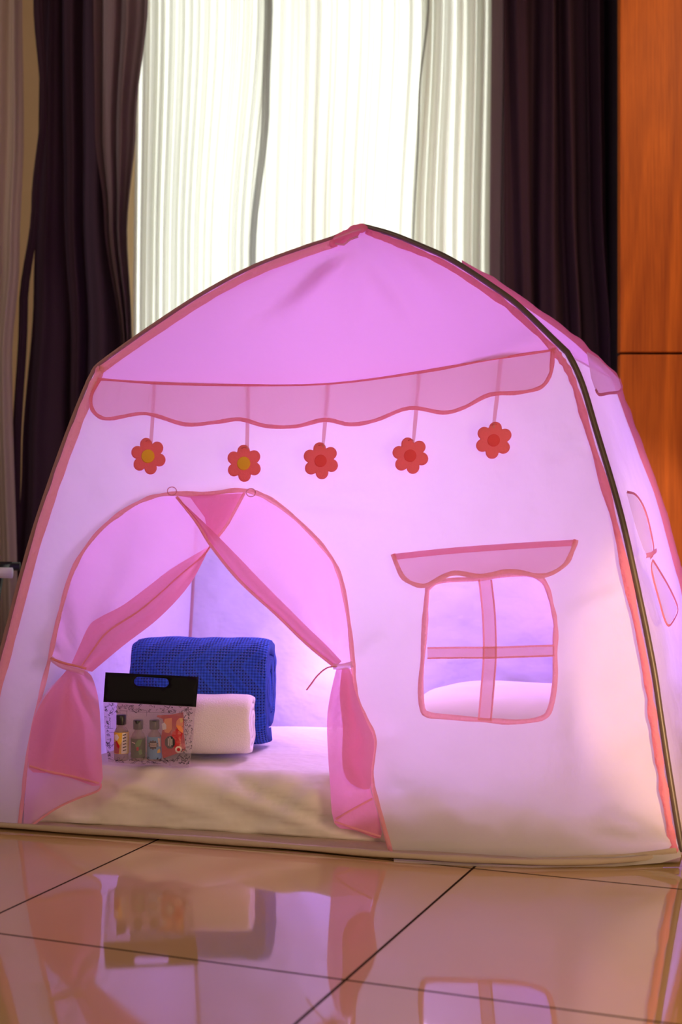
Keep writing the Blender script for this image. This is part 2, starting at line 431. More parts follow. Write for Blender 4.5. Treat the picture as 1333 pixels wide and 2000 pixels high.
top(drape('drape_curtain',[(0,76),(300,72),(560,62),(900,40),(1200,20)],[(0,215),(350,228),(700,262),(1200,290)],4.27,M['drape'],None,3.6,0.04,2,nu=140),
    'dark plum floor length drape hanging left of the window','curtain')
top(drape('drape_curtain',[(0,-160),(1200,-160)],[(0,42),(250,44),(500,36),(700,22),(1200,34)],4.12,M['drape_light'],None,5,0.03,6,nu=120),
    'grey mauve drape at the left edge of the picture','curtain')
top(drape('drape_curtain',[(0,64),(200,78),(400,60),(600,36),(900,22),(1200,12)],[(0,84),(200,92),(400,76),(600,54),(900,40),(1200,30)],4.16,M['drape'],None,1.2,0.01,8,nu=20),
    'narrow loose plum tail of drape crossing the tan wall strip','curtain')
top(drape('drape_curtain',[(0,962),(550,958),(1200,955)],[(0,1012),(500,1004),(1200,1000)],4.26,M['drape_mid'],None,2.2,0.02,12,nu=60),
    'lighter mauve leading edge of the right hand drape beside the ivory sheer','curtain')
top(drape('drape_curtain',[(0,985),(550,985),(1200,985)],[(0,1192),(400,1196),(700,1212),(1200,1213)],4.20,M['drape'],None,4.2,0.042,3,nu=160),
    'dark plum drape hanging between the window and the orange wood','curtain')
top(drape('drape_lining',[(0,1172),(1200,1172)],[(0,1214),(1200,1217)],4.29,M['lining'],None,1.2,0.012,3,nu=24),
    'olive yellow sliver of lining showing beside the orange wood','curtain lining')

# ------------------------------------------------------------------ tent frame curves
TL=[(-65,1612),(-50,1500),(-28,1400),(0,1296),(60,1070),(102,940),(140,835),(172,755),(185,728)]
TLr=[(185,728),(205,708),(300,640),(400,575),(500,522),(600,484),(655,466),(705,443)]
TR=[(1329,1663),(1318,1600),(1302,1500),(1287,1400),(1272,1300),(1243,1156),(1207,997),(1159,834),(1138,763),(1122,722),(1105,690)]
TRr=[(1105,690),(1080,666),(1014,602),(965,565),(882,511),(820,482),(760,458),(705,443)]
BRb=[(1385,1492),(1366,1300),(1333,1137),(1322,1096),(1289,978),(1255,886),(1222,797),(1202,742)]
BRr=[(1202,742),(1155,697),(1122,667),(1052,616),(953,550),(850,500),(705,443)]
def front3(pl,n=8,off=0.0): return [P(q.x,q.y,Df(q.x,q.y)-off) for q in cr([Vector(p) for p in pl],n)]
poleL=front3(TL); poleLr=front3(TLr); poleR=front3(TR); poleRr=front3(TRr)
def brd(pl,d0,d1):
    q=cr([Vector(p) for p in pl],8); n=len(q)
    return [P(a.x,a.y,d0+(d1-d0)*i/(n-1)) for i,a in enumerate(q)]
APEX=P(705,443,Df(705,443))
poleBR=brd(BRb,3.37,3.20); poleBRr=brd(BRr,3.20,APEX.y)
poleBL=cr([Vector((-0.40,3.62,0.01)),Vector((-0.375,3.58,0.4)),Vector((-0.345,3.48,0.75)),Vector((-0.33,3.42,0.87))],8)
poleBLr=cr([Vector((-0.33,3.42,0.87)),Vector((-0.2,3.32,1.02)),Vector((-0.05,3.2,1.13)),APEX],8)
def samp(pl,s):
    x=s*(len(pl)-1); i=min(int(x),len(pl)-2); return pl[i].lerp(pl[i+1],x-i)
def sampz(pl,s):                    # by relative height
    z=pl[0].z+(pl[-1].z-pl[0].z)*s
    for a,b in zip(pl,pl[1:]):
        if a.z<=z<=b.z+1e-9: return a.lerp(b,(z-a.z)/max(1e-6,b.z-a.z))
    return pl[-1]
def loft(name, pa, pb, mat, parent, inward, sag=0.02, ns=46, nt_=46, wr=0.006, seed=0, sc_=6):
    V=[];Fc=[];uv=[]
    for i in range(ns+1):
        for j in range(nt_+1):
            s=i/ns;t=j/nt_
            p=sampz(pa,s).lerp(sampz(pb,s),t)
            e=math.sin(math.pi*t)
            es=min(1,s*8,(1-s)*8)
            w=noise.noise(Vector((p.x*sc_+seed,p.y*sc_,p.z*sc_*1.6)))+0.5*noise.noise(Vector((p.x*sc_*3+seed,p.y*sc_*3,p.z*sc_*5)))
            V.append(p+inward*(sag*e*(0.4+0.6*math.sin(math.pi*s)))+inward*(wr*w*e*es)); uv.append((t,s))
    for i in range(ns):
        for j in range(nt_):
            a=i*(nt_+1)+j; Fc.append((a,a+1,a+nt_+2,a+nt_+1))
    return obj(name,V,Fc,mat,parent,uvs=uv)

tent=thing('play_tent','white and pink childrens house tent glowing violet, standing on the glossy tiles','tent',(0.05,3.0,0))
# creases on the front wall: (x1,y1,x2,y2,amp,width)
CREASE=[(520,975,820,1005,0.006,14),(560,1010,760,1150,0.005,20),(640,960,760,930,0.004,12),(690,1290,760,1240,0.005,14),
        (700,1450,860,1640,0.006,25),(740,1440,800,1430,-0.005,16),(1150,870,1060,900,0.005,10),(1210,1160,1100,1200,0.004,14),
        (1320,1650,1150,1630,0.008,14),(1320,1650,1180,1580,0.007,14),(640,830,660,980,0.003,10),(120,900,200,1000,0.004,18),
        (20,1500,60,1300,0.004,18),(1120,1350,1140,1600,0.008,26)]
def segd(x,y,c):
    dx,dy=c[2]-c[0],c[3]-c[1]; t=max(0,min(1,((x-c[0])*dx+(y-c[1])*dy)/(dx*dx+dy*dy)))
    return math.hypot(x-c[0]-t*dx,y-c[1]-t*dy), math.sin(math.pi*min(1,0.15+0.85*t))
def frontwall(u,v):
    D=Df(u,v); w=0.004*noise.noise(Vector((u/160,v/120,3)))+0.0015*noise.noise(Vector((u/45,v/30,7)))
    for c in CREASE:
        d,e=segd(u,v,c)
        if d<4*c[5]: w+=c[4]*1.5*math.exp(-(d/c[5])**2)*e
    return P(u,v,D-w)
ROOFC=[(690,470,560,640,-0.010,28),(700,470,450,650,0.010,18),(710,470,830,640,0.010,26),(720,470,900,600,-0.008,24),(700,480,680,700,0.006,18),(690,480,520,560,0.008,14),(660,480,400,600,-0.006,20),(1060,660,900,720,0.006,20)]
def frontroof(u,v):
    D=Df(u,v); w=0.010*noise.noise(Vector((u/220,v/160,9)))
    for c in ROOFC:
        d,e=segd(u,v,c)
        if d<4*c[5]: w+=c[4]*3.2*math.exp(-(d/c[5])**2)*e
    return P(u,v,D-w)
def fs(off):                        # surface of things lying on the front face
    def f(u,v): 
        p=frontwall(u,v); return p+NF*off
    return f
def fr(off):
    def f(u,v): return frontroof(u,v)+NF*off
    return f

ARCH=[(39,1615),(46,1560),(54,1492),(72,1396),(99,1285),(117,1204),(144,1114),(186,1048),(237,1003),(288,975),(336,965),(408,965),(468,958),(516,969),(570,1006),(630,1066),(663,1120),(681,1204),(690,1288),(696,1354),(714,1400),(733,1444),(727,1516),(744,1588),(768,1675)]
arch=[tuple(p) for p in cr([Vector(p) for p in ARCH],4)]
VTOP=[(190,740),(300,748),(450,752),(640,750),(820,727),(960,702),(1085,683)]
vtop=[tuple(p) for p in cr([Vector(p) for p in VTOP],4)]
WIN=[(836,1151),(851,1138),(887,1133),(936,1131),(1007,1121),(1051,1127),(1069,1147),(1080,1187),(1086,1222),(1085,1276),(1085,1329),(1076,1383),(1058,1403),(1007,1410),(954,1407),(873,1400),(838,1396),(826,1383),(823,1338),(827,1285),(831,1222),(833,1187)]
winl=[tuple(p) for p in cr([Vector(p) for p in WIN+[WIN[0]]],4)][:-1]
tl=[tuple(p) for p in cr([Vector(p) for p in TL],4)]; trr=[tuple(p) for p in cr([Vector(p) for p in TR],4)]
outline=arch+[(850,1684),(950,1690),(1040,1692),(1130,1690),(1230,1682)]+trr+[(1098,684)]+vtop[::-1]+[(185,735)]+tl[::-1][1:]
patch('wall_panel',outline,frontwall,M['white_fabric'],tent,holes=[winl],step=12)
tlr=[tuple(p) for p in cr([Vector(p) for p in TLr],4)]; trrr=[tuple(p) for p in cr([Vector(p) for p in TRr],4)]
patch('roof_panel',[(187,735)]+tlr[1:-1]+trrr[::-1][:-1]+[(1098,684)]+vtop[::-1],frontroof,M['roof_fabric'],tent,step=13)
right_in=Vector((-0.96,0.2,-0.1)).normalized()
loft('wall_panel',poleR,poleBR,M['white_fabric'],tent,right_in,0.012,seed=4,wr=0.010)
loft('roof_panel',poleRr,poleBRr,M['roof_fabric'],tent,right_in,0.0,seed=5,wr=0.004)
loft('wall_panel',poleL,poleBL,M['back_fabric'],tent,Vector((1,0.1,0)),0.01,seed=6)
loft('roof_panel',poleLr,poleBLr,M['roof_fabric'],tent,Vector((0.4,0.1,-0.9)),0.02,seed=7)
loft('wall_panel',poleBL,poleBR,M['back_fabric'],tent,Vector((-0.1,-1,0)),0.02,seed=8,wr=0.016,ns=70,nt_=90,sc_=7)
loft('roof_panel',poleBLr,poleBRr,M['roof_fabric'],tent,Vector((0,-0.5,-0.8)),0.02,seed=9)
# groundsheet
FLc,FRc,BRc,BLc=poleL[0],poleR[0],poleBR[0],poleBL[0]
edge=[P(u,v,Df(u,v)) for u,v in [(-65,1614),(0,1618),(200,1634),(400,1650),(600,1666),(768,1680),(900,1688),(1040,1694),(1200,1691),(1329,1672)]]
V=[Vector((p.x,p.y+0.004,0.004)) for p in edge]+[Vector((BRc.x,BRc.y,0.004)),Vector((BLc.x,BLc.y,0.004))]
obj('groundsheet',V,[tuple(range(len(V)))],M['base_fabric'],tent,smooth=False)
# piping roll along the front sill
sill=cr([Vector((p.x,p.y-0.003,0.011)) for p in edge[:-1]]+[P(1325,1668,2.47)],6)
tube('sill_piping',sill,lambda t:0.0058+0.0009*math.sin(t*40),M['base_fabric'],tent,seg=8)
sk=[]
for p in sill: sk.append(p)
# hanging skirt fold under the right half of the front wall
skirt=[(768,1668),(850,1676),(1040,1680),(1200,1672),(1328,1655),(1330,1672),(1290,1684),(1200,1692),(1040,1695),(900,1690),(770,1682)]
patch('skirt',skirt,lambda u,v:P(u,v,Df(u,v)-0.006)+Vector((0,-0.006*math.sin((v-1655)/40*math.pi),0)),M['white_fabric'],tent,step=9)
ribbon('hem_seam',[fs(0.008)(u,v) for u,v in cr([Vector(p) for p in [(775,1672),(900,1680),(1040,1680),(1200,1673),(1322,1660)]],6)],0.009,M['base_fabric'],tent,bulge=0.002,wig=0.5)

# poles + pink sleeves
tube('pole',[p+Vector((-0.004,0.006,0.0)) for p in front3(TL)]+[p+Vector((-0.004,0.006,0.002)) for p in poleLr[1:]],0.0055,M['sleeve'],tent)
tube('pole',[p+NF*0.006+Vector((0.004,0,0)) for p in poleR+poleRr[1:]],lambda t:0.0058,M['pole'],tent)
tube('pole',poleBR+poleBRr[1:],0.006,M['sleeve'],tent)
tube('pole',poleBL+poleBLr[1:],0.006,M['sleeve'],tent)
def shift(pl,dx,dy): return [(a+dx,b+dy) for a,b in pl]
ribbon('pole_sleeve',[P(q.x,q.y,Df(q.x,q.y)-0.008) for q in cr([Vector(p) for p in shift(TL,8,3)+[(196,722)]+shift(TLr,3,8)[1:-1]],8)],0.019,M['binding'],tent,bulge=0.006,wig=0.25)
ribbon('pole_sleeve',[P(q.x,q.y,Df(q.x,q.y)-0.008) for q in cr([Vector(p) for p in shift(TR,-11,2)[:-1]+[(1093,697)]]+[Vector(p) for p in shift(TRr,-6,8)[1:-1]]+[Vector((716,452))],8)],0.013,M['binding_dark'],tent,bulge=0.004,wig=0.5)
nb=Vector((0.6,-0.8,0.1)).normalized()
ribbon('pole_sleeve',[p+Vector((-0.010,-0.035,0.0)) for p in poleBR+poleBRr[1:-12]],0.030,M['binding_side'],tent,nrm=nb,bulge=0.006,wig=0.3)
# bunched fabric + straps at the peak
knot=[P(648,478,3.0),P(662,468,3.02),P(680,460,3.03),P(700,447,3.04),P(716,446,3.03)]
kb=obj('peak_gather',*tube_geo(cr(knot,5),lambda t:0.006+0.007*math.sin(math.pi*t)+0.001*math.sin(t*31),12),M['curtain'],tent)
for a in ([(652,466),(668,460),(690,452),(706,448)],[(655,476),(672,478),(684,468),(700,462)]):
    tube('tie_string',[P(u,v,2.985) for u,v in a],0.0022,M['strap'],kb,seg=6)

# valance with scalloped hem
VB=[(1080,683),(1079,712),(1074,735),(1056,757),(1014,767),(957,771),(907,796),(866,806),(800,797),(734,821),(684,829),(635,820),(577,833),(519,832),(470,819),(420,825),(363,829),(305,812),(272,808),(214,818),(190,811),(178,793),(180,768),(194,742)]
vb=[tuple(p) for p in cr([Vector(p) for p in VB],5)]
vt2=[p for p in vtop if 196<p[0]<1078]
def vals(off=0): 
    def f(u,v):
        top=750-max(0,(u-640))*0.14
        k=max(0,min(1,(v-top)/80))
        return P(u,v,Df(u,v)-0.008-0.020*k-0.003*math.sin(u/38)*k-off)
    return f
val=patch('valance',vb+vt2,vals(),M['valance'],tent,step=11)
ribbon('binding',[vals(0.002)(*p) for p in vb],0.0075,M['binding_dark'],val,bulge=0.002,wig=0.3)
ribbon('binding',[vals(0.002)(*p) for p in vtop],0.005,M['binding_dark'],val,bulge=0.002,wig=0.5)
# side valance, side opening
R_uv=[];R_d=[]
for i in range(121):
    for j in range(61):
        p=sampz(poleR,i/120).lerp(sampz(poleBR,i/120),j/60)
        R_uv.append((CX+F*p.x/p.y,HY-F*(p.z-H)/p.y)); R_d.append(1/p.y)
kdR=kdtree.KDTree(len(R_uv))
for i,q in enumerate(R_uv): kdR.insert((q[0],q[1],0),i)
kdR.balance()
def side(off=0.01):
    def f(u,v):
        w=0;s=0
        for co,i,d in kdR.find_n((u,v,0),4):
            k=1/(d+0.3); w+=k; s+=k*R_d[i]
        return P(u,v,w/s)+Vector((0.45*off,-off,0))
    return f
NS=Vector((0.5,-0.85,0)).normalized()
sv=[(1128,690),(1150,702),(1178,728),(1192,742),(1197,758),(1190,768),(1170,770),(1150,773),(1143,762),(1136,742)]
svp=patch('valance',sv,side(0.03),M['curtain_light'],tent,step=7)
ribbon('binding',[side(0.032)(*p) for p in cr([Vector(p) for p in sv[3:9]],4)],0.006,M['binding_side'],svp,nrm=NS,bulge=0.001)
flap=[(1203,961),(1222,967),(1240,997),(1253,1048),(1256,1078),(1248,1090),(1236,1070),(1222,1030)]
o1=patch('side_curtain',flap,side(0.03),M['side_flap'],tent,step=8)
ribbon('binding',[side(0.032)(*p) for p in cr([Vector(p) for p in flap[:6]],4)],0.0045,M['binding_side'],o1,nrm=NS,bulge=0.001)
ribbon('curtain_tie',[side(0.034)(*p) for p in [(1238,1084),(1250,1081),(1260,1074)]],0.009,M['curtain'],o1,nrm=NS,bulge=0.002)
flap2=[(1254,1092),(1275,1125),(1292,1155),(1304,1186),(1297,1206),(1285,1219),(1276,1205),(1266,1170),(1255,1130),(1251,1105)]
o2=patch('side_curtain',flap2,side(0.03),M['side_flap'],tent,step=8)
ribbon('binding',[side(0.032)(*p) for p in cr([Vector(p) for p in flap2+[flap2[0]]],4)],0.0045,M['binding_side'],o2,nrm=NS,bulge=0.001)

# door binding
ribbon('door_binding',[fs(0.004)(*p) for p in [tuple(q) for q in cr([Vector(p) for p in ARCH],7)]],0.0085,M['binding'],tent,bulge=0.0025,wig=0.45)
for cx_,cy_ in ((338,963),(492,966)):
    tube('hook_ring',[fs(0.006)(cx_+9*math.cos(a/16*2*math.pi),cy_-3+8*math.sin(a/16*2*math.pi)) for a in range(17)],0.0010,M['strap'],tent,seg=5)

# door curtains -------------------------------------------------
def csurf(off, pivot=None, amp=0.0, n=9, back=False):
    """behind the front wall by off; pleats radiate from the pivot (tie)"""
    def f(u,v):
        D=Df(u,v)+off
        if pivot:
            dx,dy=u-pivot[0],v-pivot[1]; r=math.hypot(dx,dy); a=math.atan2(dy,dx)
            D+=amp*math.sin(a*n+0.8*noise.noise(Vector((u/60,v/60,0))))*min(1,r/70)*(0.7 if r>250 else 1)
        return P(u,v,D)
    return f
iL=[(478,962),(455,1005),(440,1030),(412,1066),(372,1140),(312,1206),(240,1262),(180,1312)]
iR=[(345,970),(384,1020),(414,1068),(468,1134),(540,1200),(600,1258),(654,1302)]
al=[p for p in arch if p[0]<470 and p[1]<1300]        # left arch going up
ar=[p for p in arch if p[0]>350 and p[1]<1305 and (p[0]>480 or p[1]<980)]
ciL=[tuple(p) for p in cr([Vector(p) for p in iL],5)]; ciR=[tuple(p) for p in cr([Vector(p) for p in iR],5)]
LT=(150,1306); RT=(668,1300)
cl=patch('door_curtain',al+ciL+[(150,1312),(120,1305)],csurf(0.020,LT,0.006,11),M['curtain_light'],tent,step=11)
cr_=patch('door_curtain',ar+[(688,1300)]+ciR[::-1],csurf(0.008,RT,0.006,11),M['curtain_light'],tent,step=11)
# turned-back folds along the inner edges
uL=[(412,1066),(400,1072),(336,1110),(290,1145),(240,1182),(196,1205),(174,1222),(155,1262),(138,1300)]
cuL=[tuple(p) for p in cr([Vector(p) for p in uL],5)]
def band(e1, e2, off, parent, nm='fold', mat='curtain', ph=5, amp=0.008):
    n=60;m=14;V=[];Fc=[]
    for i in range(n+1):
        a=samp([Vector(p) for p in e1],i/n); b=samp([Vector(p) for p in e2],i/n)
        for j in range(m+1):
            t=j/m; q=a.lerp(b,t)
            g=amp*math.sin(t*ph+0.3*math.sin(i/9))*min(1,0.3+(i/n)*1.2)-0.010*math.sin(math.pi*t)
            V.append(P(q.x,q.y,Df(q.x,q.y)+off+g))
    for i in range(n):
        for j in range(m):
            a=i*(m+1)+j; Fc.append((a,a+1,a+m+2,a+m+1))
    return obj(nm,V,Fc,M[mat],parent)
band(cuL,ciL[15:],0.000,cl,ph=7)
uR=[(345,970),(392,1014),(425,1046),(470,1092),(516,1140),(560,1184),(600,1224),(640,1262),(668,1292)]
cuR=[tuple(p) for p in cr([Vector(p) for p in uR],5)]
band(cuR,ciR,-0.010,cr_,ph=6,amp=0.004)
band([(345,968),(372,972),(400,1010),(412,1066)][::1],[(478,964),(470,975),(440,1028),(414,1066)],0.004,cl,ph=3,amp=0.002)
ribbon('hem',[P(q.x,q.y,Df(q.x,q.y)-0.016) for q in cr([Vector(p) for p in iR],8)],0.006,M['binding'],cr_,bulge=0.001)
ribbon('hem',[P(q[0],q[1],Df(q[0],q[1])-0.010) for q in [tuple(Vector(a).lerp(Vector(b),0.45)) for a,b in zip(cuL,[tuple(samp([Vector(p) for p in ciL[15:]],i/(len(cuL)-1))) for i in range(len(cuL))])]],0.004,M['binding'],cl,bulge=0.001)
ribbon('hem',[P(q.x,q.y,Df(q.x,q.y)+0.002) for q in cr([Vector(p) for p in iL[:4]],8)],0.006,M['binding'],cl,bulge=0.001)

# lower tails
def tailL(off,amp,n=13,ph=0):
    def f(u,v):
        a=math.atan2(v-1290,u-140); r=math.hypot(u-140,v-1290)
        k=min(1,r/90)
        # fabric bunches out between tie and sill
        bul=0.030*math.sin(math.pi*min(1,max(0,(v-1300)/330)))
        return P(u,v,Df(u,v)-off-bul+amp*k*math.sin(a*n+ph+2*noise.noise(Vector((u/70,v/90,2)))))
    return f
tlb=[(129,1312),(84,1360),(62,1420),(54,1500),(46,1608),(60,1616),(108,1582),(150,1562),(192,1546),(197,1528),(190,1450),(160,1330)]
tl1=patch('curtain_tail',[tuple(p) for p in cr([Vector(p) for p in tlb+[tlb[0]]],3)][:-1],tailL(-0.004,0.003),M['curtain_light'],cl,step=9)
tlf=[(131,1308),(100,1345),(78,1378),(62,1420),(56,1500),(92,1510),(140,1520),(196,1534),(198,1470),(195,1390),(187,1342),(171,1312)]
patch('curtain_tail',[tuple(p) for p in cr([Vector(p) for p in tlf+[tlf[0]]],3)][:-1],tailL(0.012,0.008),M['curtain'],cl,step=7)
ribbon('hem',[tailL(0.018,0.008)(*p) for p in cr([Vector(p) for p in [(58,1496),(92,1506),(140,1516),(194,1530)]],6)],0.004,M['binding'],cl,bulge=0.001)
ribbon('hem',[tailL(0.004,0.003)(*p) for p in cr([Vector(p) for p in [(62,1612),(108,1580),(150,1560),(192,1544),(197,1530)]],6)],0.004,M['binding'],cl,bulge=0.001)
def tailR(off,amp,n=15,ph=0):
    def f(u,v):
        a=math.atan2(v-1280,u-672); r=math.hypot(u-672,v-1280); k=min(1,r/90)
        bul=0.028*math.sin(math.pi*min(1,max(0,(v-1300)/330)))
        return P(u,v,Df(u,v)-off-bul+amp*k*math.sin(a*n+ph+2*noise.noise(Vector((u/50,v/90,5)))))
    return f
trb=[(657,1308),(645,1360),(639,1408),(641,1470),(645,1528),(654,1609),(696,1622),(744,1637),(738,1588),(722,1530),(728,1480),(730,1446),(712,1400),(694,1350),(686,1306)]
patch('curtain_tail',[tuple(p) for p in cr([Vector(p) for p in trb+[trb[0]]],3)][:-1],tailR(-0.004,0.007),M['curtain'],cr_,step=8)
trf=[(668,1308),(664,1360),(670,1420),(669,1492),(684,1529),(722,1541),(726,1500),(731,1446),(712,1402),(694,1352),(684,1308)]
patch('curtain_tail',[tuple(p) for p in cr([Vector(p) for p in trf+[trf[0]]],3)][:-1],tailR(0.014,0.006,19),M['curtain'],cr_,step=7)
ribbon('hem',[tailR(0.004,0.007)(*p) for p in cr([Vector(p) for p in [(654,1605),(696,1619),(744,1634)]],6)],0.004,M['binding'],cr_,bulge=0.001)
ribbon('hem',[tailR(0.004,0.007)(*p) for p in cr([Vector(p) for p in [(656,1600),(700,1575),(728,1560)]],6)],0.004,M['binding'],cr_,bulge=0.001)
# ties
ribbon('curtain_tie',[P(u,v,Df(u,v)-0.030) for u,v in cr([Vector(p) for p in [(100,1286),(118,1299),(140,1307),(166,1314)]],5)],0.010,M['strap'],cl,bulge=0.006)
tube('curtain_tie',[P(u,v,Df(u,v)-0.034) for u,v in cr([Vector(p) for p in [(100,1286),(125,1295),(150,1301),(168,1306)]],5)],0.0025,M['binding'],cl,seg=6)
ribbon('curtain_tie',[P(u,v,Df(u,v)-0.030) for u,v in cr([Vector(p) for p in [(652,1302),(668,1302),(690,1297)]],5)],0.011,M['strap'],cr_,bulge=0.006)
tube('tie_string',[P(u,v,Df(u,v)-0.034) for u,v in cr([Vector(p) for p in [(658,1302),(640,1304),(622,1318),(608,1336),(599,1348)]],5)],0.0015,M['binding'],cr_,seg=6)

# window in the front wall -------------------------------------
wroot=patch('mesh_window',winl,fs(-0.002),M['mesh'],tent,step=14)
V,Fc=ribbon_geo([fs(0.004)(*p) for p in winl],0.0095,bulge=0.0025,closed=True,wig=0.4)
obj('binding',V,Fc,M['binding'],wroot)
vx=[(949,1133),(956,1200),(958,1276),(954,1338),(948,1407)]; hx=[(836,1276),(900,1275),(958,1275),(1020,1273),(1083,1271)]
for nm,pl,hw,dx,dy in (('cross_strap',vx,12,1,0),('cross_strap',hx,10,0,1)):
    ribbon(nm,[fs(0.004)(*p) for p in cr([Vector(p) for p in pl],5)],hw*2*0.00092,M['strap'],wroot,bulge=0.0008)
    for s in (-1,1):
        ribbon('strap_edge',[fs(0.0058)(p.x+s*hw*dx,p.y+s*hw*dy) for p in cr([Vector(p) for p in pl],5)],0.0034,M['binding'],wroot,bulge=0.0008)
# awning
AT=[(768,1082),(850,1073),(918,1067),(1020,1060),(1126,1054)]
AB=[(1126,1054),(1118,1078),(1105,1102),(1078,1120),(1051,1125),(1025,1119),(989,1116),(962,1122),(931,1125),(891,1119),(865,1127),(838,1142),(816,1143),(789,1129),(775,1102),(768,1082)]
ab=[tuple(p) for p in cr([Vector(p) for p in AB],4)]
def aws(off=0):
    def f(u,v):
        k=max(0,min(1,(v-(1082-(u-768)*0.078))/60)); return P(u,v,Df(u,v)-0.008-0.022*k-off)
    return f
aw=patch('window_awning',[tuple(p) for p in AT[:-1]]+ab[:-1],aws(),M['valance'],tent,step=9)
ribbon('binding',[aws(0.002)(*p) for p in ab],0.0085,M['binding'],aw,bulge=0.002,wig=0.3)
ribbon('binding',[aws(0.002)(u,v+6) for u,v in cr([Vector(p) for p in AT],6)],0.0115,M['curtain'],aw,bulge=0.001)

# ------------------------------------------------------------------ hanging felt flowers
names=[('coral felt flower with orange centre, nearest the left tent pole','a'),
       ('coral felt flower with orange centre, second from the left, above the door arch','a'),
       ('coral felt flower with red centre hanging between the door arch and the tent middle','b'),
       ('coral felt flower with red centre hanging above the left end of the window awning','b'),
       ('coral felt flower with red centre, highest and rightmost of the hanging row','b')]
fl=[(290,891,0.2,(302,748),(296,860)),(477,905,0.05,(485,754),(483,876)),(627,900,0.12,(641,752),(632,872)),(802,890,0.25,(819,729),(809,862)),(965,860,-0.1,(979,700),(966,832))]
for (cx_,cy_,rot,rt,rb),(lab,kd_) in zip(fl,names):
    D=Df(cx_,cy_)-0.030
    c=P(cx_,cy_,D); R=37/F*D
    t=thing('felt_flower',lab,'flower ornament',(c.x,c.y,c.z),'felt flowers hanging under the scalloped valance')
    n=96;V=[];Fc=[]
    yax=Vector((0.02,-0.1,0.99)).normalized(); xax=Vector((0.98,-0.2,0)).normalized(); zn=xax.cross(yax).normalized()
    if zn.y>0: zn=-zn
    rings=[0.0,0.35,0.7,1.0]
    prof=[(0.35,0.0018),(0.8,0.0018),(0.97,0.0012),(1.0,0.0),(0.97,-0.0012),(0.35,-0.0015)]
    for s,h in prof:
        for k in range(n):
            a=2*math.pi*k/n
            # union of six circles
            best=0
            for m in range(6):
                b=a-(rot+m*math.pi/3+math.pi/6)
                dc,rr=0.64,0.345
                q=rr*rr-(dc*math.sin(b))**2
                if q>=0 and math.cos(b)>0: best=max(best,dc*math.cos(b)+math.sqrt(q))
            best=max(best,0.5)*R*s
            V.append(c+xax*math.cos(a)*best+yax*math.sin(a)*best+zn*h)
    for i in range(len(prof)-1):
        for k in range(n): Fc.append((i*n+k,i*n+(k+1)%n,(i+1)*n+(k+1)%n,(i+1)*n+k))
    Fc.append(tuple(range(n))); Fc.append(tuple(range((len(prof)-1)*n,len(prof)*n)))
    obj('petals',V,Fc,M['petal'],t)
    V=[];Fc=[];n=28;cr0=R*(0.36 if kd_=='a' else 0.33)
    hh=[(1.0,0.001),(1.0,0.0032),(0.85,0.004)] if kd_=='a' else [(1.0,0.001),(1.0,0.0022),(0.85,0.0026)]
    for s,h in hh:
        for k in range(n):
            a=2*math.pi*k/n; V.append(c+(xax*math.cos(a)+yax*math.sin(a))*cr0*s+zn*h)
    for i in range(2):
        for k in range(n): Fc.append((i*n+k,i*n+(k+1)%n,(i+1)*n+(k+1)%n,(i+1)*n+k))
    Fc.append(tuple(range(2*n,3*n)))
    o=obj('flower_centre',V,Fc,M['felt_o' if kd_=='a' else 'petal_c'],t)
    pts=[P(rt[0],rt[1],Df(*rt)-0.004),P((rt[0]+rb[0])/2,(rt[1]+rb[1])/2,Df(rt[0],(rt[1]+rb[1])/2)-0.006),P(rb[0],rb[1]-10,D-0.002),P(rb[0]-1,rb[1]+4,D-0.004)]
    ribbon('hanging_ribbon',cr(pts,6),0.0075 if kd_=='a' else (lambda q:0.0075*(1-0.55*max(0,(q-0.5)*2))),M['strap'],t,bulge=0.0003)
    tube('stitch',[c+yax*R*0.80-xax*0.004+zn*0.003,c+yax*R*0.86+zn*0.0045,c+yax*R*0.83+xax*0.005+zn*0.003],0.0009,M['binding_dark'],t,seg=5)

# ------------------------------------------------------------------ mattress
MZ=0.11
def mattress():
    q=[Vector((-0.60,2.765)),Vector((0.575,2.54)),Vector((0.74,3.20)),Vector((-0.37,3.33))]
    nu,nv=150,90;V=[];Fc=[];uv=[]
    def bl(s,t): return q[0].lerp(q[1],s).lerp(q[3].lerp(q[2],s),t)
    rr=0.055; W=1.2; L=0.66
    def warp(x,Lm):                  # dense near the edges
        return 0.5-0.5*math.cos(math.pi*x)
    def top(s,t):
        d=min(s*W,(1-s)*W,t*L,(1-t)*L)
        k=min(1,d/rr); z=MZ*(1-(1-k)**2)**0.5 if k<1 else MZ
        p=bl(s,t)
        w=0.0025*noise.noise(Vector((p.x*5,p.y*5,1)))+0.0012*noise.noise(Vector((p.x*16,p.y*10,4)))
        f=math.exp(-((t*L-0.03)/0.05)**2)
        w2=(0.030*abs(noise.noise(Vector((p.x*7+z*22,z*9,2))))+0.013*noise.noise(Vector((p.x*17-z*20,z*14,6))))*f
        bow=0.035*math.exp(-((s-0.62)/0.3)**2)*(1-t)
        return Vector((p.x,p.y-bow-w2*1.3*(1 if k<1 else 0.3),max(0.004,z*(1+w*6)+w+w2*0.5*k))) if k>0 else Vector((p.x,p.y-bow,0.004))
    for j in range(nv+1):
        for i in range(nu+1):
            s,t=warp(i/nu,1),warp(j/nv,1); V.append(top(s,t)); uv.append((s,t))
    for j in range(nv):
        for i in range(nu):
            a=j*(nu+1)+i; Fc.append((a,a+1,a+nu+2,a+nu+1))
    b=[j*(nu+1) for j in range(nv+1)]
    ring=[i for i in range(nu+1)]+[j*(nu+1)+nu for j in range(1,nv+1)]+[nv*(nu+1)+i for i in range(nu-1,-1,-1)]+[j*(nu+1) for j in range(nv-1,0,-1)]
    Fc.append(tuple(ring))
    return obj('mattress',V,Fc,M['sheet'],None,uvs=uv)
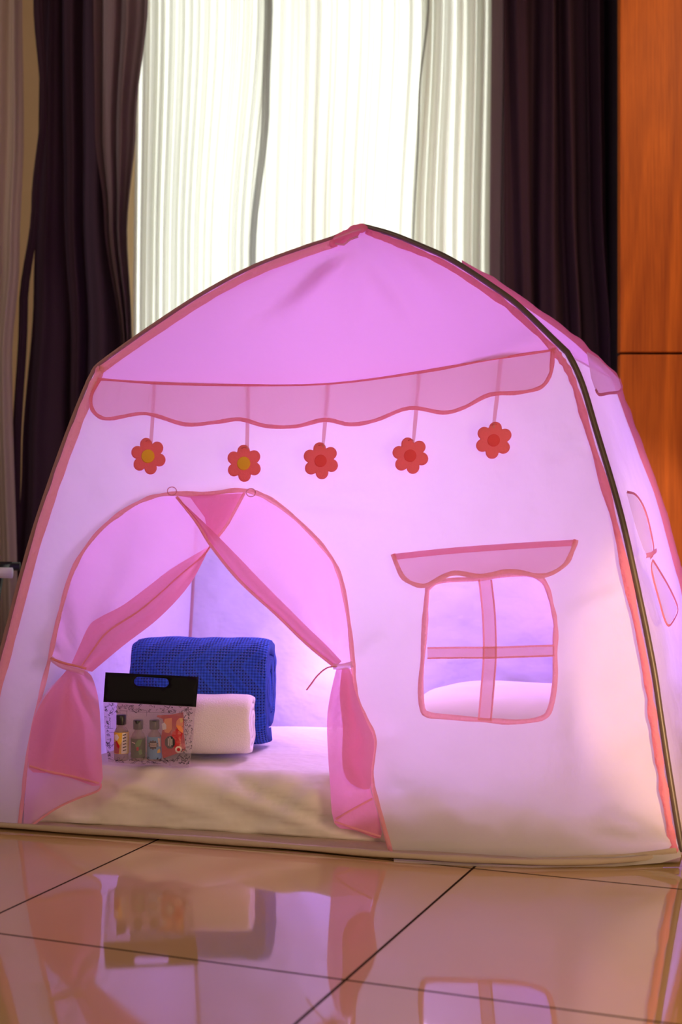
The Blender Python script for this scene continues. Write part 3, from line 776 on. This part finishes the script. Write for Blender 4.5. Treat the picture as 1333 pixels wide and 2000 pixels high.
tag(mattress(),'low mattress in a creased white fitted sheet on the tent floor','mattress')

# pillow seen through the window mesh
def pillow():
    V=[];Fc=[];n=48
    cx_,cy_=0.40,3.05; a,b,h=0.25,0.17,0.075
    ang=math.radians(-14)
    for side_ in (1,-1):
        for j in range(n+1):
            for i in range(n+1):
                s=-1+2*i/n;t=-1+2*j/n
                k=max(0,(1-s**4))**0.5*max(0,(1-t**4))**0.5
                x=a*s*(1-0.06*t*t);y=b*t*(1-0.06*s*s)
                z=h*k**0.8*(1+0.12*noise.noise(Vector((s*2,t*2,side_))))
                X=cx_+x*math.cos(ang)-y*math.sin(ang);Y=cy_+x*math.sin(ang)+y*math.cos(ang)
                V.append(Vector((X,Y,MZ+0.042+(z if side_>0 else -z*0.48))))
    m=(n+1)*(n+1)
    for q in (0,m):
        for j in range(n):
            for i in range(n):
                k=q+j*(n+1)+i; f=(k,k+1,k+n+2,k+n+1); Fc.append(f)
    o=obj('pillow',V,Fc,M['pillow'])
    return o
tag(pillow(),'plump white pillow on the mattress behind the mesh window','pillow')

# ------------------------------------------------------------------ rolled towels
def roll(name, x0,x1,yc,zc,a,b,th,turns,mat,p=2.6,ang=0.0,nx=40,wob=0.002,seed=0,endr=0.012,a0=-math.pi/2,dirn=1):
    """a sheet rolled up: squarish spiral section extruded along x"""
    N_=int(90*turns)
    out=[];inn=[]
    for i in range(N_+1):
        w=i/N_*turns*2*math.pi
        k=i/90.0
        ra=a-th*k*1.04; rb=b-th*k*1.04
        def pt(ra,rb):
            c,s=math.cos(a0+dirn*w),math.sin(a0+dirn*w)
            pp=2+(p-2)*max(0,1-k/turns)
            r=(abs(c)**pp+abs(s)**pp)**(-1/pp)
            return Vector((ra*r*c,rb*r*s))
        out.append(pt(ra,rb)); inn.append(pt(max(ra-th*0.93,0.002),max(rb-th*0.93,0.002)))
    prof=out+inn[::-1]; m=len(prof)
    arc=[0]
    for i in range(1,m): arc.append(arc[-1]+(prof[i]-prof[i-1]).length)
    V=[];Fc=[];uv=[]
    xs=[]
    for i in range(nx+1):
        t=i/nx; xs.append(t)
    for i,t in enumerate(xs):
        x=x0+(x1-x0)*t
        e=min(t,1-t)*(x1-x0); sh=1 if e>endr else 1-(0.06 if endr<0.02 else 0.06)*(1-e/endr)**2
        for k,q in enumerate(prof):
            w=wob*noise.noise(Vector((x*18+seed,q.x*22,q.y*22)))
            layer=0.004*noise.noise(Vector((q.x*30+seed*2,q.y*30,5)))*(1 if t>0.5 else -1) if e<0.05 else 0
            nrm=q.normalized() if q.length>0 else q
            y=q.x*sh+nrm.x*w; z=q.y*sh+nrm.y*w
            X=x+(layer if i in (0,nx) else 0)
            dx=X-(x0+x1)/2
            V.append(Vector(((x0+x1)/2+dx*math.cos(ang)-y*math.sin(ang), yc+dx*math.sin(ang)+y*math.cos(ang), zc+z)))
            uv.append((x,arc[k]))
    for i in range(nx):
        for k in range(m):
            k2=(k+1)%m; Fc.append((i*m+k,i*m+k2,(i+1)*m+k2,(i+1)*m+k))
    L_=len(out)
    for base in (0,nx*m):
        for k in range(L_-1):
            Fc.append((base+k,base+k+1,base+m-2-k,base+m-1-k))
    return obj(name,V,Fc,mat,None,uvs=uv)
yb=3.015
X0=(262-CX)/F*2.97; X1=(530-CX)/F*2.97
tag(roll('knitted_blanket',X0,X1,yb,MZ+0.1225,0.092,0.119,0.031,2.4,M['knit'],p=3.0,ang=-0.10,endr=0.03,wob=0.004,seed=2,a0=-math.pi*0.5,dirn=-1),
    'thick royal blue knitted blanket rolled up at the back of the mattress','blanket')
X0=(232-CX)/F*2.84; X1=(492-CX)/F*2.83
tag(roll('rolled_towel',X0,X1,2.868,MZ+0.064,0.062,0.063,0.014,3.5,M['terry'],p=2.8,ang=-0.06,wob=0.002,seed=5,a0=math.pi*0.2,dirn=1),
    'white terry towel rolled up in front of the blue blanket','towel')

# ------------------------------------------------------------------ toiletry bag
def bagD(v): 
    t=(1500-v)/187.0
    return 2.745+0.042*t
def bag_front(u,v):
    s=(u-207)/172.0; t=(v-1372)/122.0
    k=max(0,math.sin(math.pi*min(1,max(0,s))))**0.6*max(0,math.sin(math.pi*min(1,max(0,0.05+t*0.88))))**0.6 if v>1372 else 0
    return P(u,v,bagD(v)-0.016*k+0.0012*noise.noise(Vector((u/14,v/14,0))))
def bag_back(u,v):
    p=bag_front(u,v); s=(u-207)/172.0; t=(v-1372)/122.0
    k=max(0,math.sin(math.pi*min(1,max(0,s))))**0.6*max(0,math.sin(math.pi*min(1,max(0,0.05+t*0.88))))**0.6 if v>1372 else 0
    return P(u,v,bagD(v)+0.010*k)
bag=thing('toiletry_bag','clear plastic gift bag with black handle header, doodle print and small bottles inside','bag',(-0.37,2.78,MZ))
slot=[]
for k in range(24):
    a=2*math.pi*k/24; x=9*math.cos(a)+(25 if math.cos(a)>0 else -25); y=9*math.sin(a)
    slot.append((296+x*0.999-y*0.05,1332+y+x*0.05))
hd=patch('header',[(206,1313),(388,1322),(383,1381),(202,1371)],lambda u,v:P(u,v,bagD(v)),M['black_card'],bag,holes=[slot],step=8)
sm=hd.modifiers.new('thick','SOLIDIFY'); sm.thickness=0.0015
body=[(202,1370),(383,1380),(380,1400),(378,1440),(370,1500),(333,1496),(256,1492),(212,1488),(206,1454),(204,1410)]
fsh=patch('bag_front',body,bag_front,M['clear'],bag,step=8)
patch('bag_back',body,bag_back,M['clear'],bag,step=8)
# printed doodles round the border of the film
mb=MB()
def ink(pts,w=0.7):
    p3=[bag_front(u,v)+Vector((0,-0.0008,0)) for u,v in pts]
    v,f=ribbon_geo(p3,w/F*2.77,nrm=Vector((0,-1,0)),bulge=0); mb.add(v,f)
def zone():
    r=random.random()
    if r<0.30: return random.uniform(206,378),random.uniform(1375,1391)
    if r<0.52: return random.uniform(207,216),random.uniform(1390,1486)
    if r<0.76: u=random.uniform(358,375); return u,random.uniform(1385,1492)
    return random.uniform(212,368),random.uniform(1480,1492)
for i in range(230):
    u,v=zone(); k=random.randint(3,6)
    pts=[(u,v)]
    for _ in range(k): pts.append((min(379,max(205,pts[-1][0]+random.uniform(-3.2,3.2))),min(1492,max(1374,pts[-1][1]+random.uniform(-3,3)))))
    if all(inside(p,body) for p in pts): ink(pts,random.choice([0.45,0.6,1.0]))
for i in range(40):
    u,v=zone(); r=random.uniform(1.2,2.6)
    pts=[(u+r*math.cos(a),v+r*math.sin(a)) for a in [j*math.pi/4 for j in range(9)]]
    if all(inside(p,body) for p in pts): ink(pts,0.5)
for i in range(46):
    u,v=zone(); L_=random.uniform(5,14)
    pts=[(u,v),(u+L_,v+0.3)] if random.random()<0.6 else [(u,v),(u,v+L_)]
    if all(inside(p,body) for p in pts): ink(pts,0.45)
ink([(262,1390),(340,1393)],0.5)
mb.build('printed_pattern',M['ink'],bag)
# bottles
def lathe_geo(c,prof,n=20):
    V=[];Fc=[]
    for r,z in prof:
        for k in range(n):
            a=2*math.pi*k/n; V.append(Vector((c.x+r*math.cos(a),c.y+r*math.sin(a),z)))
    for i in range(len(prof)-1):
        for k in range(n): Fc.append((i*n+k,i*n+(k+1)%n,(i+1)*n+(k+1)%n,(i+1)*n+k))
    Fc.append(tuple(range(n))); Fc.append(tuple(range((len(prof)-1)*n,len(prof)*n)))
    return V,Fc
def zpx(v,D): return H-(v-HY)/F*D
def decal(nm,pts,c,r,mat,parent,D,off=0.0009):
    """flat print wrapped on the bottle: pts in picture pixels"""
    def s(u,v):
        x=(u-CX)/F*(D-r); dx=max(-0.97*r,min(0.97*r,x-c.x))
        return Vector((c.x+dx,c.y-math.sqrt(r*r-dx*dx)-off,zpx(v,D-r)))
    return patch(nm,pts,s,mat,parent,step=3)
bots=[(235,1398,1416,1431,1473,'yellow','small bottle with black cap and yellow red label, leftmost in the clear bag'),
      (268,1408,1425,1443,1481,'green','small bottle with black cap and dark green label, middle one in the bag'),
      (300,1408,1425,1440,1483,'blue_p','small bottle with black cap and pale blue label, beside the red packet')]
for bx,c0,c1,l0,l1,mt,lab in bots:
    D=2.760; r=0.0140; z0=zpx(1487,D-r); c=P(bx,1450,D); zc0=zpx(c0,D-r); zc1=zpx(c1,D-r)
    c=Vector(((bx-CX)/F*(D-r),D,0))
    t=thing('small_bottle',lab,'bottle',(c.x,c.y,z0),'travel bottles in the clear bag')
    sh=zc1-0.012
    v,f=lathe_geo(c,[(r*0.9,z0),(r,z0+0.002),(r,sh-0.006),(r*0.85,sh+0.001),(r*0.5,sh+0.007),(r*0.45,zc1)]); obj('bottle_body',v,f,M['bottle'],t)
    v,f=lathe_geo(c,[(0.0094,zc1-0.001),(0.0098,zc1),(0.0098,zc0-0.001),(0.0090,zc0)]); obj('cap',v,f,M['cap'],t)
    la,lb=zpx(l1,D-r),zpx(l0,D-r)
    v,f=lathe_geo(c,[(r+0.0003,la),(r+0.0004,lb)]); lo=obj('label',v,f[:-2],M[mt],t)
    w=14
    if mt=='yellow':
        decal('label_print',[(bx+4,l0+1),(bx+13,l0+1),(bx+13,l1-1),(bx+2,l1-1)],c,r,M['whitep'],lo,D)
        decal('label_print',[(bx-13,l0+20),(bx-7,l0+16),(bx-1,l0+26),(bx-3,l1-1),(bx-13,l1-1)],c,r,M['red'],lo,D,0.0012)
        decal('label_print',[(bx-12,l0+5),(bx-6,l0+3),(bx-2,l0+9),(bx-6,l0+16),(bx-11,l0+14)],c,r,M['whitep'],lo,D,0.0014)
        for k in range(6): decal('label_print',[(bx+5,l0+4+k*6),(bx+11,l0+3+k*6),(bx+11,l0+5+k*6),(bx+5,l0+6.2+k*6)],c,r,M['blackp'],lo,D,0.0014)
    elif mt=='green':
        decal('label_print',[(bx+2,l0+2),(bx+10,l0+2),(bx+6,l0+14),(bx-2,l0+18),(bx-4,l0+10)],c,r,M['leaf'],lo,D)
        decal('label_print',[(bx-1,l0+16),(bx+3,l0+16),(bx+3,l0+23),(bx-1,l0+23)],c,r,M['red'],lo,D,0.0012)
        decal('label_print',[(bx+2,l0+24),(bx+8,l0+20),(bx+10,l0+30),(bx+5,l0+32)],c,r,M['leaf'],lo,D,0.0012)
        decal('label_print',[(bx-11,l0+6),(bx-4,l0+8),(bx-4,l0+10),(bx-11,l0+8)],c,r,M['cream'],lo,D,0.0012)
    else:
        st=[]
        for k in range(20):
            a=2*math.pi*k/20; q=(10 if k%2 else 7.5); st.append((bx-1+q*math.cos(a)*1.05,l0+15+q*math.sin(a)))
        decal('label_print',st,c,r,M['blackp'],lo,D)
        for yy in (12,16): decal('label_print',[(bx-7,l0+yy),(bx+6,l0+yy),(bx+6,l0+yy+2),(bx-7,l0+yy+2)],c,r,M['cream'],lo,D,0.0014)
        decal('label_print',[(bx+8,l0+25),(bx+12,l0+23),(bx+13,l0+31),(bx+7,l0+31)],c,r,M['yellow'],lo,D,0.0012)
        decal('label_print',[(bx+8,l0+2),(bx+13,l0+2),(bx+13,l0+20),(bx+10,l0+18)],c,r,M['cream'],lo,D,0.0010)
# red packet
pk=thing('snack_packet','shiny red packet with black octagon badge at the right side inside the clear bag','packet',(P(338,1478,2.767).x,2.767,P(338,1478,2.767).z))
pkout=[(306,1400),(308,1397),(332,1396),(358,1391),(360,1408),(359,1430),(363,1462),(361,1466),(340,1474),(319,1481),(316,1470),(315,1438),(320,1412),(318,1404)]
def pks(off):
    def f(u,v):
        s=max(0,min(1,(u-314)/48)); t=max(0,min(1,(v-1400)/76)); k=(math.sin(math.pi*s)*math.sin(math.pi*t))**0.5
        return P(u,v,bagD(v)-0.003-0.010*k-off)
    return f
pf=patch('wrapper_front',pkout,pks(0),M['red'],pk,step=5)
patch('wrapper_back',pkout,lambda u,v:P(u,v,bagD(v)+0.003),M['red'],pk,step=6)
patch('printed_shape',[(322,1404),(336,1402),(336,1424),(330,1432),(322,1430),(319,1418)],pks(0.0005),M['orange'],pk,step=4)
patch('printed_shape',[(316,1414),(321,1411),(325,1416),(325,1424),(318,1426)],pks(0.0009),M['whitep'],pk,step=4)
patch('printed_shape',[(345,1408),(351,1402),(358,1404),(358,1425),(357,1432),(349,1426),(344,1418)],pks(0.0005),M['orange'],pk,step=4)
patch('printed_shape',[(351,1403),(357,1402),(358,1410),(353,1412)],pks(0.0009),M['yellow'],pk,step=4)
oc=[(332+10.5*math.cos(a),1450+13*math.sin(a)) for a in [math.pi/8+k*math.pi/4 for k in range(8)]]
patch('badge',oc,pks(0.0006),M['blackp'],pk,step=4)
for k,(x,l) in enumerate(((328,8),(331.5,10),(335,7))): patch('badge_lettering',[(x,1450-l),(x+1.7,1450-l),(x+1.9,1450+l*0.8),(x+0.2,1450+l*0.8)],pks(0.0011),M['whitep'],pk,step=4)
rc=[(349+6.8*math.cos(a),1464+6.8*math.sin(a)) for a in [k*math.pi/10 for k in range(20)]]
patch('round_emblem',rc,pks(0.0006),M['cream'],pk,step=3)
patch('round_emblem',[(349+(x-349)*0.5,1464+(y-1464)*0.5) for x,y in rc],pks(0.0011),M['red'],pk,step=3)

# ------------------------------------------------------------------ folding stool peeking in at the left
st=thing('folding_stool','black folding stool with a pale tube end cap at the left edge behind the tent','stool',(-1.05,3.35,0))
DS=3.3
e=P(24,1119,DS); 
def leg(a,b,nm='leg',r=0.011,m='metal_dark'): return tube(nm,[a,Vector(a).lerp(Vector(b),0.5),b],r,M[m],st,seg=12)
zt=e.z
leg((e.x-0.05,DS,zt),(e.x-0.52,DS,zt),'seat_rail'); leg((e.x-0.05,DS+0.30,zt),(e.x-0.52,DS+0.30,zt),'seat_rail')
tube('end_cap',[(e.x,DS,zt),(e.x-0.03,DS,zt+0.0005),(e.x-0.055,DS,zt)],0.0125,M['white_plastic'],st,seg=16)
leg((e.x-0.08,DS-0.0,zt-0.01),(e.x-0.08,DS+0.30,0.011)); leg((e.x-0.10,DS+0.30,zt-0.01),(e.x-0.10,DS,0.011))
leg((e.x-0.48,DS-0.0,zt-0.01),(e.x-0.48,DS+0.30,0.011)); leg((e.x-0.50,DS+0.30,zt-0.01),(e.x-0.50,DS,0.011))
V=[];Fc=[]
for j in range(13):
    for i in range(13):
        s,t=i/12,j/12; V.append(Vector((e.x-0.07-0.43*s,DS+0.30*t,zt+0.012-0.03*math.sin(math.pi*t))))
for j in range(12):
    for i in range(12): a=j*13+i; Fc.append((a,a+1,a+14,a+13))
o=obj('seat_cloth',V,Fc,M['metal_dark'],st); sm=o.modifiers.new('t','SOLIDIFY'); sm.thickness=0.003

# ------------------------------------------------------------------ lights
def light(name,kind,loc,energy,col,rot=None,size=0.3,sy=None,target=None,**k):
    l=bpy.data.lights.new(name,kind); l.energy=energy; l.color=col
    if kind=='AREA':
        l.size=size
        if sy: l.shape='RECTANGLE'; l.size_y=sy
    elif kind in('POINT','SPOT'): l.shadow_soft_size=size
    for a,b in k.items(): setattr(l,a,b)
    o=bpy.data.objects.new(name,l); C.objects.link(o); o.location=loc
    if target is not None: o.rotation_euler=(Vector(target)-Vector(loc)).to_track_quat('-Z','Y').to_euler()
    return o
light('daylight','AREA',(-0.07,WY+0.5,1.55),54,(0.98,1.0,0.94),size=1.2,sy=2.4,target=(-0.07,0,1.55))
light('violet_lamp','POINT',(0.10,3.12,0.58),7.6,(0.84,0.49,0.98),size=0.10)
light('violet_lamp_back','POINT',(-0.03,3.37,0.21),3.2,(0.50,0.30,1.0),size=0.03)
light('violet_lamp_side','POINT',(0.52,3.20,0.40),3.0,(0.40,0.16,1.0),size=0.05)
light('room_fill','AREA',(-0.6,-1.2,2.4),34,(1.0,0.78,0.55),size=2.0,target=(0,3,0.4))
light('warm_lamp','SPOT',(1.0,1.0,0.55),130,(1.0,0.60,0.28),size=0.02,target=(0.80,2.5,0.33),spot_size=math.radians(29),spot_blend=0.35)
light('warm_glow','AREA',(0.9,0.9,0.45),11,(1.0,0.68,0.38),size=0.5,target=(0.5,2.5,0.1))
light('curtain_fill','AREA',(-1.7,2.3,2.2),8,(1.0,0.82,0.66),size=0.8,target=(-1.0,4.2,1.5))
light('wood_fill','SPOT',(1.5,2.4,2.4),62,(1.0,0.66,0.36),size=0.1,target=(1.0,4.0,1.5),spot_size=math.radians(60),spot_blend=0.9)  # unseen spot added to warm and brighten the orange wood

w=bpy.data.worlds.new('World'); sc.world=w; w.use_nodes=True
bg=w.node_tree.nodes['Background']; bg.inputs[0].default_value=(0.93,1.0,0.95,1); bg.inputs[1].default_value=1.2

# ------------------------------------------------------------------ camera
cam=bpy.data.cameras.new('Camera'); co=bpy.data.objects.new('Camera',cam); C.objects.link(co)
co.location=(0,0,H); co.rotation_euler=(math.pi/2,0,0)
cam.sensor_fit='VERTICAL'; cam.sensor_height=36; cam.sensor_width=24; cam.lens=F/2000*36; cam.shift_y=-35/2000; cam.clip_start=0.05
cam.dof.use_dof=True; cam.dof.focus_distance=2.72; cam.dof.aperture_fstop=4.0
sc.camera=co
sc.view_settings.view_transform='Standard'; sc.view_settings.look='None'; sc.view_settings.exposure=0.0
